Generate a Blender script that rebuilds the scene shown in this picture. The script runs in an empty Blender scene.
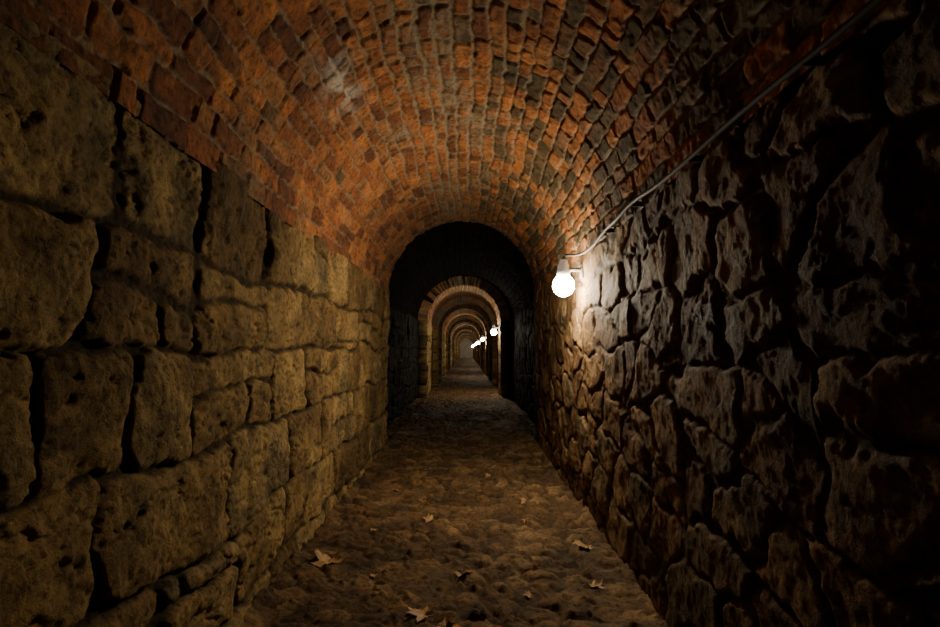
import bpy, numpy as np, math, random
random.seed(7); rng=np.random.RandomState(11)
F=520.0; H=1.2
XL,XR=-1.0,0.86; SPR=1.92; CX=(XL+XR)/2; R0=(XR-XL)/2
YB=-7.0; YE=78.0

# ---------------- noise helpers ----------------
T=rng.rand(256,256)
def vnoise(u,v):
    iu=np.floor(u).astype(int); iv=np.floor(v).astype(int)
    fu=u-iu; fv=v-iv
    fu=fu*fu*fu*(fu*(fu*6-15)+10); fv=fv*fv*fv*(fv*(fv*6-15)+10)
    a=T[iu&255,iv&255]; b=T[(iu+1)&255,iv&255]; c=T[iu&255,(iv+1)&255]; d=T[(iu+1)&255,(iv+1)&255]
    return (a*(1-fu)+b*fu)*(1-fv)+(c*(1-fu)+d*fu)*fv-0.5
def fbm(u,v,o=4,s=0.0,g=0.5):
    r=0;a=1
    for i in range(o):
        # rotate each octave to hide the lattice
        c,sn=math.cos(0.6+i*1.1),math.sin(0.6+i*1.1)
        uu=(u*c-v*sn)*2**i; vv=(u*sn+v*c)*2**i
        r=r+a*vnoise(uu+17.3*i+s,vv+5.1*i+s*1.7); a*=g
    return r
def hsh(a,b=0,k=0):
    return T[(np.asarray(a)*31+k*57+13)&255,(np.asarray(b)*17+np.asarray(a)//7+k*91)&255]
def sst(x,a,b):
    t=np.clip((x-a)/(b-a),0,1); return t*t*(3-2*t)

def rect_cells(u,v,rows,cols,base=100.0):
    rows=np.asarray(rows); n=len(rows)-1
    r=np.clip(np.searchsorted(rows,v,side='right')-1,0,n-1)
    flat=np.concatenate([np.asarray(c)+base+1000.0*i for i,c in enumerate(cols)])
    k=np.clip(np.searchsorted(flat,u+base+1000.0*r,side='right')-1,0,len(flat)-2)
    u0=flat[k]-base-1000.0*r; u1=flat[k+1]-base-1000.0*r
    return k,r,u0,u1,rows[r],rows[r+1]

def make_cols(nrows,lo,hi,y0,y1):
    out=[]
    for i in range(nrows):
        c=[y0-3-random.random()*hi]
        while c[-1]<y1+3: c.append(c[-1]+random.uniform(lo,hi))
        out.append(c)
    return out

def voro(u,v,jit=0.8,p=2.0,seed=0):
    iu=np.floor(u).astype(int); iv=np.floor(v).astype(int)
    f1=np.full(u.shape,9.0); f2=np.full(u.shape,9.0); idd=np.zeros(u.shape)
    for dv in (-1,0,1):
        for du in (-2,-1,0,1,2):
            a=iu+du; b=iv+dv
            st=0.5*(b&1)
            px=a+0.5+st+jit*(T[(a*7+b*13+seed)&255,(b*3+a+seed)&255]-0.5)
            py=b+0.5+jit*(T[(a*5+b*29+seed+90)&255,(b*11+a*3+7)&255]-0.5)
            d=(np.abs(u-px)**p+np.abs(v-py)**p)**(1/p)
            m=d<f1
            f2=np.where(m,f1,np.minimum(f2,d)); 
            idd=np.where(m,T[(a*19+b*3+seed)&255,(b*23+a*5)&255],idd)
            f1=np.where(m,d,f1)
    return idd,f1,f2

# ---------------- section profile ----------------
ribs=[(13.2,14.6),(17.6,18.2)]
for k in range(2,8):
    ribs+= [(k*10+0.6,k*10+1.2),(k*10+3.5,k*10+4.5),(k*10+7.2,k*10+7.8)]
segs=[(YB,6.6,0.0),(6.6,13.2,0.24)]
yy=13.2
for i,(a,b) in enumerate(ribs):
    if a>yy: segs.append((yy,a,0.15))
    segs.append((a,b,0.0)); yy=b
segs.append((yy,YE,0.15))
def ygrid():
    Y=[];O=[];S=[]
    for si,(a,b,o) in enumerate(segs):
        y=a+ (0.0005 if si else 0)
        while y<b-0.0005:
            Y.append(y);O.append(o);S.append(si)
            if y<0.4: st=0.05
            elif y<6.6: st=max(0.006,0.0030*y)
            elif y<13.2: st=0.028
            else: st=0.0035*y
            y+=st
            if y>b-0.3*st: break
        Y.append(b-0.0005);O.append(o);S.append(si)
    return np.array(Y),np.array(O),np.array(S)
Y,OFF,SEG=ygrid()

def grid_mesh(name,P,attr,mat,flip=False):
    ny,nx=P.shape[:2]
    me=bpy.data.meshes.new(name)
    me.vertices.add(ny*nx); me.vertices.foreach_set('co',P.reshape(-1).astype(np.float32))
    i=np.arange(ny*nx).reshape(ny,nx)
    q=np.stack([i[:-1,:-1],i[:-1,1:],i[1:,1:],i[1:,:-1]],-1).reshape(-1,4)
    if flip: q=q[:,::-1]
    nf=len(q)
    me.loops.add(nf*4); me.loops.foreach_set('vertex_index',q.reshape(-1).astype(np.int32))
    me.polygons.add(nf); me.polygons.foreach_set('loop_start',(np.arange(nf)*4).astype(np.int32))
    me.polygons.foreach_set('loop_total',np.full(nf,4,np.int32))
    me.update(calc_edges=True)
    me.polygons.foreach_set('use_smooth',np.ones(nf,bool))
    ca=me.color_attributes.new('Col','FLOAT_COLOR','POINT')
    ca.data.foreach_set('color',attr.reshape(-1).astype(np.float32))
    me.materials.append(mat)
    ob=bpy.data.objects.new(name,me); bpy.context.collection.objects.link(ob)
    return ob

# ---------------- materials ----------------
def nodes(name):
    m=bpy.data.materials.new(name); m.use_nodes=True
    nt=m.node_tree; b=nt.nodes['Principled BSDF']; return m,nt,b
def ramp(nt,fac,stops):
    r=nt.nodes.new('ShaderNodeValToRGB'); e=r.color_ramp.elements
    while len(e)<len(stops): e.new(0.5)
    for el,(p,c) in zip(e,stops): el.position=p; el.color=(*c,1)
    nt.links.new(fac,r.inputs[0]); return r.outputs[0]
def mix(nt,f,a,b,mode='MIX'):
    n=nt.nodes.new('ShaderNodeMix'); n.data_type='RGBA'; n.blend_type=mode
    for s,i in ((f,0),(a,6),(b,7)):
        if isinstance(s,(int,float)): n.inputs[i].default_value=s
        elif isinstance(s,tuple): n.inputs[i].default_value=(*s,1)
        else: nt.links.new(s,n.inputs[i])
    return n.outputs[2]
def noise(nt,co,sc,det=6,rough=0.6,dist=0.0):
    n=nt.nodes.new('ShaderNodeTexNoise'); n.inputs['Scale'].default_value=sc
    n.inputs['Detail'].default_value=det; n.inputs['Roughness'].default_value=rough
    n.inputs['Distortion'].default_value=dist
    nt.links.new(co,n.inputs['Vector']); return n.outputs['Fac']
def masonry(name,stone,mortar,extra,rough,bump=0.5,spec=0.3,dirt=0.45):
    m,nt,b=nodes(name)
    at=nt.nodes.new('ShaderNodeAttribute'); at.attribute_name='Col'
    sp=nt.nodes.new('ShaderNodeSeparateColor'); nt.links.new(at.outputs['Color'],sp.inputs[0])
    tc=nt.nodes.new('ShaderNodeTexCoord'); co=tc.outputs['Object']
    n1=noise(nt,co,6,8,0.65,0.4); n2=noise(nt,co,38,9,0.72); n3=noise(nt,co,140,4,0.6)
    base=ramp(nt,sp.outputs[0],stone)
    v=ramp(nt,n1,[(0.33,(dirt,dirt*0.95,dirt*0.9)),(0.66,(1.35,1.3,1.2))])
    base=mix(nt,1.0,base,v,'MULTIPLY')
    v2=ramp(nt,n2,[(0.36,(0.25,0.23,0.2)),(0.5,(1,1,1)),(0.72,(1.35,1.3,1.2))])
    base=mix(nt,0.9,base,v2,'MULTIPLY')
    mo=mix(nt,0.8,mortar,v2,'MULTIPLY')
    c=mix(nt,sp.outputs[1],base,mo)
    c=mix(nt,sp.outputs[2],c,mix(nt,0.6,extra,v2,'MULTIPLY'))
    nt.links.new(c,b.inputs['Base Color'])
    rr=ramp(nt,n1,[(0.3,(rough[0],)*3),(0.7,(rough[1],)*3)]); nt.links.new(rr,b.inputs['Roughness'])
    b.inputs['Specular IOR Level'].default_value=spec
    mm=nt.nodes.new('ShaderNodeMath'); mm.operation='MULTIPLY_ADD'
    nt.links.new(n3,mm.inputs[0]); mm.inputs[1].default_value=0.3; nt.links.new(n2,mm.inputs[2])
    bp=nt.nodes.new('ShaderNodeBump'); bp.inputs['Strength'].default_value=bump; bp.inputs['Distance'].default_value=0.025
    nt.links.new(mm.outputs[0],bp.inputs['Height']); nt.links.new(bp.outputs[0],b.inputs['Normal'])
    return m
m_left=masonry('sandstone_blocks',[(0,(0.15,0.10,0.043)),(0.35,(0.29,0.195,0.08)),(0.7,(0.38,0.27,0.115)),(1,(0.20,0.155,0.08))],
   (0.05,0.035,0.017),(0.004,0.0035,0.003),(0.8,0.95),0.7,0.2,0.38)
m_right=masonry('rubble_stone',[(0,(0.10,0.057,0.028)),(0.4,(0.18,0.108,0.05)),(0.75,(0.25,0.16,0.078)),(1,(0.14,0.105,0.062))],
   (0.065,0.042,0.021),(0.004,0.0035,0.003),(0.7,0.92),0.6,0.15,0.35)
m_brick=masonry('vault_brick',[(0,(0.16,0.06,0.027)),(0.3,(0.36,0.132,0.044)),(0.6,(0.48,0.20,0.064)),(0.85,(0.26,0.14,0.068)),(1,(0.12,0.085,0.042))],
   (0.28,0.22,0.14),(0.55,0.51,0.43),(0.75,0.95),0.55,0.3,0.38)
m_floor=masonry('cobble_earth',[(0,(0.10,0.058,0.023)),(0.5,(0.18,0.107,0.045)),(1,(0.25,0.16,0.075))],
   (0.065,0.039,0.018),(0.03,0.018,0.010),(0.65,0.9),0.75,0.3)

# ---------------- left wall ----------------
def painted_shade2():
    return ((SEG==1)*0.985)[:,None]  # shade of the unlit second section, painted into the wall colour
nz=250
Z=np.linspace(-0.05,1.95,nz)
YY,ZZ=np.meshgrid(Y,Z,indexing='ij'); OO=np.repeat(OFF[:,None],nz,1)
def wall_left_h(YY,ZZ):
    u=YY+0.12*fbm(YY*2.0,ZZ*2.0,3,3.0)+0.022*fbm(YY*8,ZZ*8,4,9.)
    v=ZZ+0.13*fbm(YY*1.2,ZZ*1.5,3,8.0)+0.022*fbm(YY*9,ZZ*9,4,4.)
    rows=[-0.4,0.05,0.42,0.84,1.24,1.57,2.4]
    random.seed(5)
    cols=make_cols(len(rows)-1,0.30,0.85,YB,YE)
    k,r,u0,u1,v0,v1=rect_cells(u,v,rows,cols)
    s1=hsh(k,r,1); fr=0.22+0.56*hsh(k,r,2); vm=v0+(v1-v0)*fr; doit=(s1<0.34)
    up=v>vm
    v0=np.where(doit&up,vm,v0); v1=np.where(doit&~up,vm,v1); k2=k*2+(doit&up)
    s2=hsh(k2,r,3); um=u0+(u1-u0)*(0.25+0.5*hsh(k2,r,4)); do2=(s2<0.45)&doit
    rt=u>um
    u0=np.where(do2&rt,um,u0); u1=np.where(do2&~rt,um,u1); k3=k2*2+(do2&rt)
    dx=np.minimum(u-u0,u1-u); dy=np.minimum(v-v0,v1-v)
    w=0.10
    ax=np.clip(1-dx/w,0,1); ay=np.clip(1-dy/w,0,1)
    d=w*(1-(ax**4+ay**4)**(1/4.))
    idr=hsh(k3,r,5)
    d=d-0.001+0.018*fbm(YY*10,ZZ*10,5,2.,0.58)
    body=sst(d,0.0,0.016)*0.72+sst(d,0.0,0.06)*0.28
    tilt=(hsh(k3,r,6)-0.5)*0.07*(u-(u0+u1)/2)+(hsh(k3,r,7)-0.5)*0.14*(v-(v0+v1)/2)
    n=fbm(YY*4,ZZ*4,7,0,0.60)
    rid=-np.clip(0.08-np.abs(fbm(YY*2.6,ZZ*5.2,5,31.)),0,1)*0.18
    pits=-np.clip(fbm(YY*14,ZZ*30,4,1.,0.6)-0.40,0,1)*0.05
    h=body*(0.034+0.014*(hsh(k3,r,8)-0.5)+tilt+0.030*n+pits+rid)+(1-body)*0.012*fbm(YY*20,ZZ*20,4)
    h=h+0.025*fbm(YY*0.8,ZZ*0.8,2,6.)
    return h-0.03,idr,1-sst(d,0.0,0.018),dx
h,idr,mo,_=wall_left_h(YY,ZZ)
P=np.stack([XL-OO+h,YY,ZZ],-1)
A=np.stack([np.clip(0.5+0.9*(idr-0.5)+0.6*fbm(YY*3,ZZ*3,5),0,1),mo,np.clip(np.zeros_like(h)+painted_shade2(),0,1),np.ones_like(h)],-1)
grid_mesh('wall_left',P,A,m_left,flip=True)

# ---------------- right wall ----------------
def wall_right_h(YY,ZZ):
    u=YY/0.38+0.45*fbm(YY*2.2,ZZ*2.2,3,13.0)+0.11*fbm(YY*11,ZZ*11,4,1.0)
    v=ZZ/0.24+0.5*fbm(YY*1.9,ZZ*2.1,3,28.0)+0.11*fbm(YY*11,ZZ*11,4,7.0)
    idr,f1,f2=voro(u,v,0.9,3.2,5)
    d=(f2-f1)*0.5
    d=d+0.06*fbm(YY*10,ZZ*10,5,2.,0.6)
    fill=sst(fbm(YY*2.5,ZZ*2.5,4,61.),-0.10,0.25)      # mortar smeared flush over some joints
    body=sst(d,0.0,0.09); body=body+(1-body)*0.5*fill
    n=fbm(YY*7,ZZ*7,6,0,0.58)
    h=body*(0.022+0.010*(idr-0.5))+0.013*n
    h=h+0.03*fbm(YY*0.9,ZZ*0.9,2,16.)
    return h-0.025,idr,(1-sst(d,0.0,0.07))*0.95
h,idr,mo=wall_right_h(YY,ZZ)
P=np.stack([XR+OO-h,YY,ZZ],-1)
A=np.stack([np.clip(idr+0.5*fbm(YY*3,ZZ*3,5),0,1),mo,np.clip(np.zeros_like(h)+painted_shade2(),0,1),np.ones_like(h)],-1)
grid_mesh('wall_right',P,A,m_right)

# ---------------- vault ----------------
ns=390
TH=np.linspace(math.pi+0.02,-0.02,ns)
YV,TT=np.meshgrid(Y,TH,indexing='ij'); OV=np.repeat(OFF[:,None],ns,1)
S=(math.pi-TT)*R0
L=math.pi*R0; nc=32
rows=np.concatenate([[-1],np.linspace(0,L,nc+1)[1:-1]+rng.uniform(-.012,.012,nc-1),[L+1]])
random.seed(9)
cols=[]
for i in range(nc):
    c=[YB-3-random.random()*0.2]
    ph=abs(i/nc-0.5)<0.24
    while c[-1]<YE+3: c.append(c[-1]+(random.uniform(0.20,0.28) if random.random()<(0.30 if ph else 0.85) else random.uniform(0.09,0.15)))
    cols.append(c)
u=YV+0.03*fbm(YV*3,S*3,3,3.)+0.022*fbm(YV*14,S*14,3,6.)
v=S+0.045*fbm(YV*1.1,S*2,3,8.)+0.022*fbm(YV*13,S*13,3,4.)
k,r,u0,u1,v0,v1=rect_cells(u,v,rows,cols)
v0=np.where(r==0,0-0.03,v0); v1=np.where(r==nc-1,L+0.03,v1)
dx=np.minimum(u-u0,u1-u); dy=np.minimum(v-v0,v1-v)
w=0.03; ax=np.clip(1-dx/w,0,1); ay=np.clip(1-dy/w,0,1)
d=w*(1-(ax**4+ay**4)**(1/4.))+0.010*fbm(YV*22,S*22,4,7.)
idr=hsh(k,r,5)
crown=np.exp(-((S/L-0.47)/0.13)**2)
d=d-0.005*crown
body=sst(d,0.003,0.013)
n=fbm(YV*12,S*12,5,0)
miss=(hsh(k,r,9)<0.05)
h=body*(0.014+0.009*(hsh(k,r,8)-0.5)+0.009*n-0.010*miss+(hsh(k,r,6)-0.5)*0.05*(u-(u0+u1)/2))+0.004*fbm(YV*35,S*35,3)
h=h+0.02*fbm(YV*0.9,S*0.9,2)
RR=R0+OV-h+0.012
P=np.stack([CX+RR*np.cos(TT),YV,SPR+RR*np.sin(TT)],-1)
mo=(1-sst(d,0.001,0.011))*(0.75+0.25*crown)
smear=np.clip(fbm(YV*2.2,S*3.5,5,12.,0.6)*2.4-0.85+1.1*crown,0,1)*0.75
mo=np.clip(mo+smear*sst(fbm(YV*18,S*18,3,5.),-0.25,0.2),0,1)
mo=np.where(YV>13.19,np.clip(mo+0.30+0.5*fbm(YV,S*2,3),0,1),mo)
eff=np.exp(-(((YV-2.75)/0.28)**2+((S-0.80)/0.10)**2))*sst(fbm(YV*9,S*9,4,2.),-0.2,0.2)*1.0
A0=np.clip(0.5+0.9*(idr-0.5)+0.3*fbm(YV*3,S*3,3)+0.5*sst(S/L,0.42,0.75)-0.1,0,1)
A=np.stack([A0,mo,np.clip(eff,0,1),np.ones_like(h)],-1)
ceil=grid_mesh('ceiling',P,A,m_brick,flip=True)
m_shade=masonry('brick_painted_shade',[(0,(0.006,0.0045,0.0035)),(1,(0.013,0.009,0.0065))],(0.009,0.0075,0.006),(0.010,0.008,0.006),(0.9,0.98),0.3,0.03)  # near-black brick: shade of the unlit second section painted into the vault
ceil.data.materials.append(m_shade)
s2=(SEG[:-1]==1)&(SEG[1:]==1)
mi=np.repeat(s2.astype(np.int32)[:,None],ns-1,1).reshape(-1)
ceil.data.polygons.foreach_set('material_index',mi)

# ---------------- floor ----------------
def floor_h(X,Yy):
    u=X/0.14+0.5*fbm(X*3,Yy*3,3,33.); v=Yy/0.12+0.5*fbm(X*3,Yy*3,3,44.)
    idr,f1,f2=voro(u,v,0.95,2.0,50)
    d=(f2-f1)*0.5+0.07*fbm(X*12,Yy*12,3)
    sunk=sst(fbm(X*1.6,Yy*1.6,3,71.)+0.6*(idr-0.5),-0.15,0.2)
    body=sst(d,0.0,0.22)*(1-0.75*sunk)
    peb=np.clip(fbm(X*26,Yy*26,3,15.)-0.22,0,1)*0.045
    h=body*(0.028+0.016*(idr-0.5)+0.014*fbm(X*7,Yy*7,5,0))+0.020*fbm(X*8,Yy*8,6,3.,0.6)+0.02*fbm(X*1.4,Yy*1.1,2,9.)+peb
    return h-0.015,idr,(1-sst(d,0.0,0.12))*(1-0.6*sunk)
nx=240
X=np.linspace(-1.35,1.25,nx)
YF,XX=np.meshgrid(Y,X,indexing='ij')
h,idr,mo=floor_h(XX,YF)
h=h+0.05*np.exp(-np.minimum(np.abs(XX-XL),np.abs(XX-XR))/0.06)*(0.5+fbm(XX*4,YF*4,3))
P=np.stack([XX,YF,h],-1)
A=np.stack([np.clip(0.5+0.9*(idr-0.5)+0.6*fbm(XX*2,YF*2,5),0,1),mo,np.clip(1.4*fbm(XX*4,YF*4,5,8.)-0.02,0,0.75),np.ones_like(h)],-1)
grid_mesh('floor',P,A,m_floor,flip=True)

# ---------------- end walls ----------------
import bmesh
m_lime,nt,b=nodes('limewashed_end_wall')
tc=nt.nodes.new('ShaderNodeTexCoord'); nn=noise(nt,tc.outputs['Object'],4)
nt.links.new(ramp(nt,nn,[(0.3,(0.35,0.32,0.26)),(0.7,(0.6,0.57,0.5))]),b.inputs['Base Color']); b.inputs['Roughness'].default_value=0.9
for nm,ye,mt in (('wall_end',YE-0.1,m_lime),('wall_back',YB-0.2,m_right)):
    bm=bmesh.new()
    pts=[(XL-.2,-.05),(XR+.2,-.05)]+[(CX+(R0+.2)*math.cos(t),SPR+(R0+.2)*math.sin(t)) for t in np.linspace(0,math.pi,24)]
    vs=[bm.verts.new((x,ye,z)) for x,z in pts]
    f=bm.faces.new(vs); r=bmesh.ops.extrude_face_region(bm,geom=[f])
    bmesh.ops.translate(bm,verts=[e for e in r['geom'] if isinstance(e,bmesh.types.BMVert)],vec=(0,0.3,0))
    bmesh.ops.recalc_face_normals(bm,faces=bm.faces)
    me=bpy.data.meshes.new(nm); bm.to_mesh(me); me.materials.append(mt)
    bpy.context.collection.objects.link(bpy.data.objects.new(nm,me))

# ---------------- lamps ----------------
def glow(name,st):
    m,nt,b=nodes(name)
    b.inputs['Base Color'].default_value=(1,1,1,1)
    b.inputs['Emission Color'].default_value=(1.0,0.86,0.63,1); b.inputs['Emission Strength'].default_value=st
    return m
m_glow=glow('lit_opal_glass',370); m_glow_far=glow('lit_opal_glass_old',320); m_glow_old=glow('lit_dim_opal_glass',20)
m_pl,nt,b=nodes('aged_porcelain'); 
tc=nt.nodes.new('ShaderNodeTexCoord'); nn=noise(nt,tc.outputs['Object'],30)
nt.links.new(ramp(nt,nn,[(0.3,(0.05,0.045,0.04)),(0.7,(0.12,0.11,0.10))]),b.inputs['Base Color']); b.inputs['Roughness'].default_value=0.6
m_pl2,nt,b=nodes('lamp_socket_added_glow')
tc=nt.nodes.new('ShaderNodeTexCoord'); nn=noise(nt,tc.outputs['Object'],30)
cc=ramp(nt,nn,[(0.3,(0.42,0.41,0.38)),(0.7,(0.7,0.69,0.65))])
nt.links.new(cc,b.inputs['Base Color']); nt.links.new(cc,b.inputs['Emission Color']); b.inputs['Emission Strength'].default_value=0.3; b.inputs['Roughness'].default_value=0.4  # weak emission stands in for bulb light coming through the socket
m_dk,nt,b=nodes('black_rubber')
tc=nt.nodes.new('ShaderNodeTexCoord'); nn=noise(nt,tc.outputs['Object'],40)
nt.links.new(ramp(nt,nn,[(0.3,(0.016,0.011,0.009)),(0.7,(0.035,0.025,0.02))]),b.inputs['Base Color']); b.inputs['Roughness'].default_value=0.7

def lathe(name,prof,mat,seg=28,parent=None,loc=(0,0,0),rot=(0,0,0)):
    bm=bmesh.new(); rings=[]
    for rr,z in prof:
        if rr<1e-5: rings.append([bm.verts.new((0,0,z))])
        else: rings.append([bm.verts.new((rr*math.cos(2*math.pi*i/seg),rr*math.sin(2*math.pi*i/seg),z)) for i in range(seg)])
    for a,c in zip(rings[:-1],rings[1:]):
        for i in range(seg):
            j=(i+1)%seg
            if len(a)==1 and len(c)==1: continue
            if len(a)==1: bm.faces.new((a[0],c[i],c[j]))
            elif len(c)==1: bm.faces.new((a[i],a[j],c[0]))
            else: bm.faces.new((a[i],a[j],c[j],c[i]))
    bmesh.ops.recalc_face_normals(bm,faces=bm.faces)
    for f in bm.faces: f.smooth=True
    me=bpy.data.meshes.new(name); bm.to_mesh(me); me.materials.append(mat)
    o=bpy.data.objects.new(name,me); bpy.context.collection.objects.link(o)
    o.parent=parent; o.location=loc; o.rotation_euler=rot
    return o
def tube(name,pts,rad,mat,parent=None):
    cu=bpy.data.curves.new(name,'CURVE'); cu.dimensions='3D'; cu.bevel_depth=rad; cu.bevel_resolution=4; cu.use_fill_caps=True
    s=cu.splines.new('NURBS'); s.points.add(len(pts)-1)
    for p,q in zip(s.points,pts): p.co=(*q,1)
    s.use_endpoint_u=True; s.order_u=3; s.resolution_u=6
    cu.materials.append(mat)
    o=bpy.data.objects.new(name,cu); bpy.context.collection.objects.link(o); o.parent=parent
    return o
def box(name,sx,sy,sz,mat,parent,loc,bev=0.006):
    bm=bmesh.new(); bmesh.ops.create_cube(bm,size=1)
    bmesh.ops.scale(bm,vec=(sx,sy,sz),verts=bm.verts)
    bmesh.ops.bevel(bm,geom=list(bm.edges),offset=bev,segments=3,affect='EDGES')
    me=bpy.data.meshes.new(name); bm.to_mesh(me); me.materials.append(mat)
    o=bpy.data.objects.new(name,me); bpy.context.collection.objects.link(o); o.parent=parent; o.location=loc
    return o
LX,LY,LZ=0.72,3.85,1.68
def lamp(y,mg):
    e=bpy.data.objects.new('wall_lamp',None); bpy.context.collection.objects.link(e)
    e.empty_display_size=0.05; e.location=(LX,y,LZ)
    g=0.080
    prof=[(0,-g*1.05)]+[(g*math.sin(a),-g*1.05*math.cos(a)) for a in np.linspace(0.15,math.pi-0.6,16)]
    lathe('glass_globe',prof,mg,parent=e)
    lathe('lamp_holder',[(0,0.195),(0.018,0.195),(0.030,0.187),(0.036,0.16),(0.041,0.155),(0.043,0.12),(0.048,0.115),(0.050,0.070),(0.046,0.062),(0,0.062)],m_pl2,parent=e)
    tube('bracket_arm',[(0.02,0.01,0.12),(0.04,0.01,0.12),(0.08,0.01,0.12),(0.17,0.01,0.12)],0.016,m_pl,parent=e)
    box('wall_plate',0.03,0.07,0.11,m_pl,e,(0.148,0.02,0.11))
    return e
lamp(LY,m_glow)
for y in [14.0,24.0,34.0,44.0,54.0,64.0,74.0]: lamp(y,m_glow_far)
lamp(-3.6,m_glow_old)

# ---------------- cable ----------------
cp=[(LX,LY,LZ+0.185),(LX+0.0,LY-.01,LZ+0.225),(0.75,3.77,LZ+0.215),(0.80,3.6,1.865),(0.815,3.3,1.87),(0.81,3.0,1.905),(0.805,2.75,1.90),(0.805,2.5,1.925),(0.81,2.2,1.90),(0.81,1.9,1.895),(0.81,1.5,1.905),(0.81,1.0,1.885),(0.81,0.3,1.90),(0.81,-0.8,1.88),(0.81,-3.3,1.90),(LX+.01,-3.6,LZ+0.19)]
cab=tube('power_cable',cp,0.009,m_dk)
for y,z in ((3.0,1.898),(2.5,1.913),(1.85,1.897),(1.2,1.893)):
    box('cable_clip',0.06,0.012,0.024,m_dk,cab,(0.835,y,z),0.004)

# ---------------- leaves ----------------
m_leaf,nt,b=nodes('dry_maple_leaf')
tc=nt.nodes.new('ShaderNodeTexCoord'); nn=noise(nt,tc.outputs['Object'],25)
nt.links.new(ramp(nt,nn,[(0.3,(0.26,0.14,0.045)),(0.7,(0.50,0.30,0.11))]),b.inputs['Base Color']); b.inputs['Roughness'].default_value=0.6
def leaf(x,y,s,rot):
    random.seed(int(x*1000+y*77))
    tips=[(-150,0.55),(-95,0.8),(-45,0.95),(0,1.1),(45,0.95),(95,0.8),(150,0.55)]
    tips=[(90+a*0.93,r) for a,r in tips]
    out=[]
    for i,(a,r) in enumerate(tips):
        for da,q in ((-15,0.62),(-9,0.76),(-5,0.72),(0,1.0),(5,0.72),(9,0.76),(15,0.62)):
            out.append((a+da,r*q*random.uniform(0.93,1.05)))
        if i<6: out.append(((a+tips[i+1][0])/2,0.40))
    bm=bmesh.new()
    V=[]
    for scl in (0.33,0.66,1.0):
        V.append([(math.radians(a+rot),r*scl*s) for a,r in out])
    allv=[[bm.verts.new((rr*math.cos(a),rr*math.sin(a),0)) for a,rr in ring] for ring in V]
    c=bm.verts.new((0,0,0)); n=len(out)
    for i in range(n-1):
        bm.faces.new((c,allv[0][i],allv[0][i+1]))
        for k in (0,1): bm.faces.new((allv[k][i],allv[k+1][i],allv[k+1][i+1],allv[k][i+1]))
    a=math.radians(rot-90); 
    st=[]
    for t in (0,0.4,0.8):
        for q in (-1,1): st.append(bm.verts.new((t*s*math.cos(a)-q*0.012*s*math.sin(a),t*s*math.sin(a)+q*0.012*s*math.cos(a),0)))
    bm.faces.new((st[0],st[1],st[3],st[2])); bm.faces.new((st[2],st[3],st[5],st[4]))
    P=np.array([v.co[:] for v in bm.verts])
    hh=floor_h(P[:,0]+x,P[:,1]+y)[0]
    for v,q in zip(bm.verts,hh):
        r=math.hypot(v.co.x,v.co.y)/s
        v.co.z=float(q)+0.008+0.45*s*r*r*(0.5+0.5*math.sin(3*math.atan2(v.co.y,v.co.x)+x*9))
    for f in bm.faces: f.smooth=True
    me=bpy.data.meshes.new('maple_leaf'); bm.to_mesh(me); me.materials.append(m_leaf)
    o=bpy.data.objects.new('maple_leaf',me); bpy.context.collection.objects.link(o); o.location=(x,y,0)
random.seed(3)
for x,y,s,r in [(-0.79,3.06,0.13,20),(0.72,3.25,0.09,140),(-0.20,2.45,0.09,75),(-0.02,2.85,0.07,200),(0.64,2.72,0.065,300),(-0.27,3.75,0.065,10),(-0.10,2.36,0.075,260),(0.45,4.2,0.05,50),(-0.6,4.6,0.06,110),
   (0.3,2.6,0.035,80),(-0.5,2.9,0.04,150),(0.15,3.3,0.035,20),(-0.62,3.6,0.04,60),(0.4,3.7,0.035,210),(-0.4,5.2,0.045,90),(0.2,5.0,0.04,10)]:
    leaf(x,y,s,r)

# ---------------- world, camera ----------------
w=bpy.data.worlds.new('World'); bpy.context.scene.world=w; w.use_nodes=True
w.node_tree.nodes['Background'].inputs[0].default_value=(0.02,0.016,0.01,1); w.node_tree.nodes['Background'].inputs[1].default_value=0.3
cd=bpy.data.cameras.new('camera'); cam=bpy.data.objects.new('camera',cd); bpy.context.collection.objects.link(cam)
cd.sensor_width=36; cd.lens=36*F/940; cd.clip_start=0.05; cd.clip_end=200
cam.location=(0,0,H)
cam.rotation_euler=(math.radians(90)+math.atan(36.5/F),0,-math.atan(3/F))
bpy.context.scene.camera=cam
print('verts',sum(len(o.data.vertices) for o in bpy.data.objects if o.type=='MESH'))
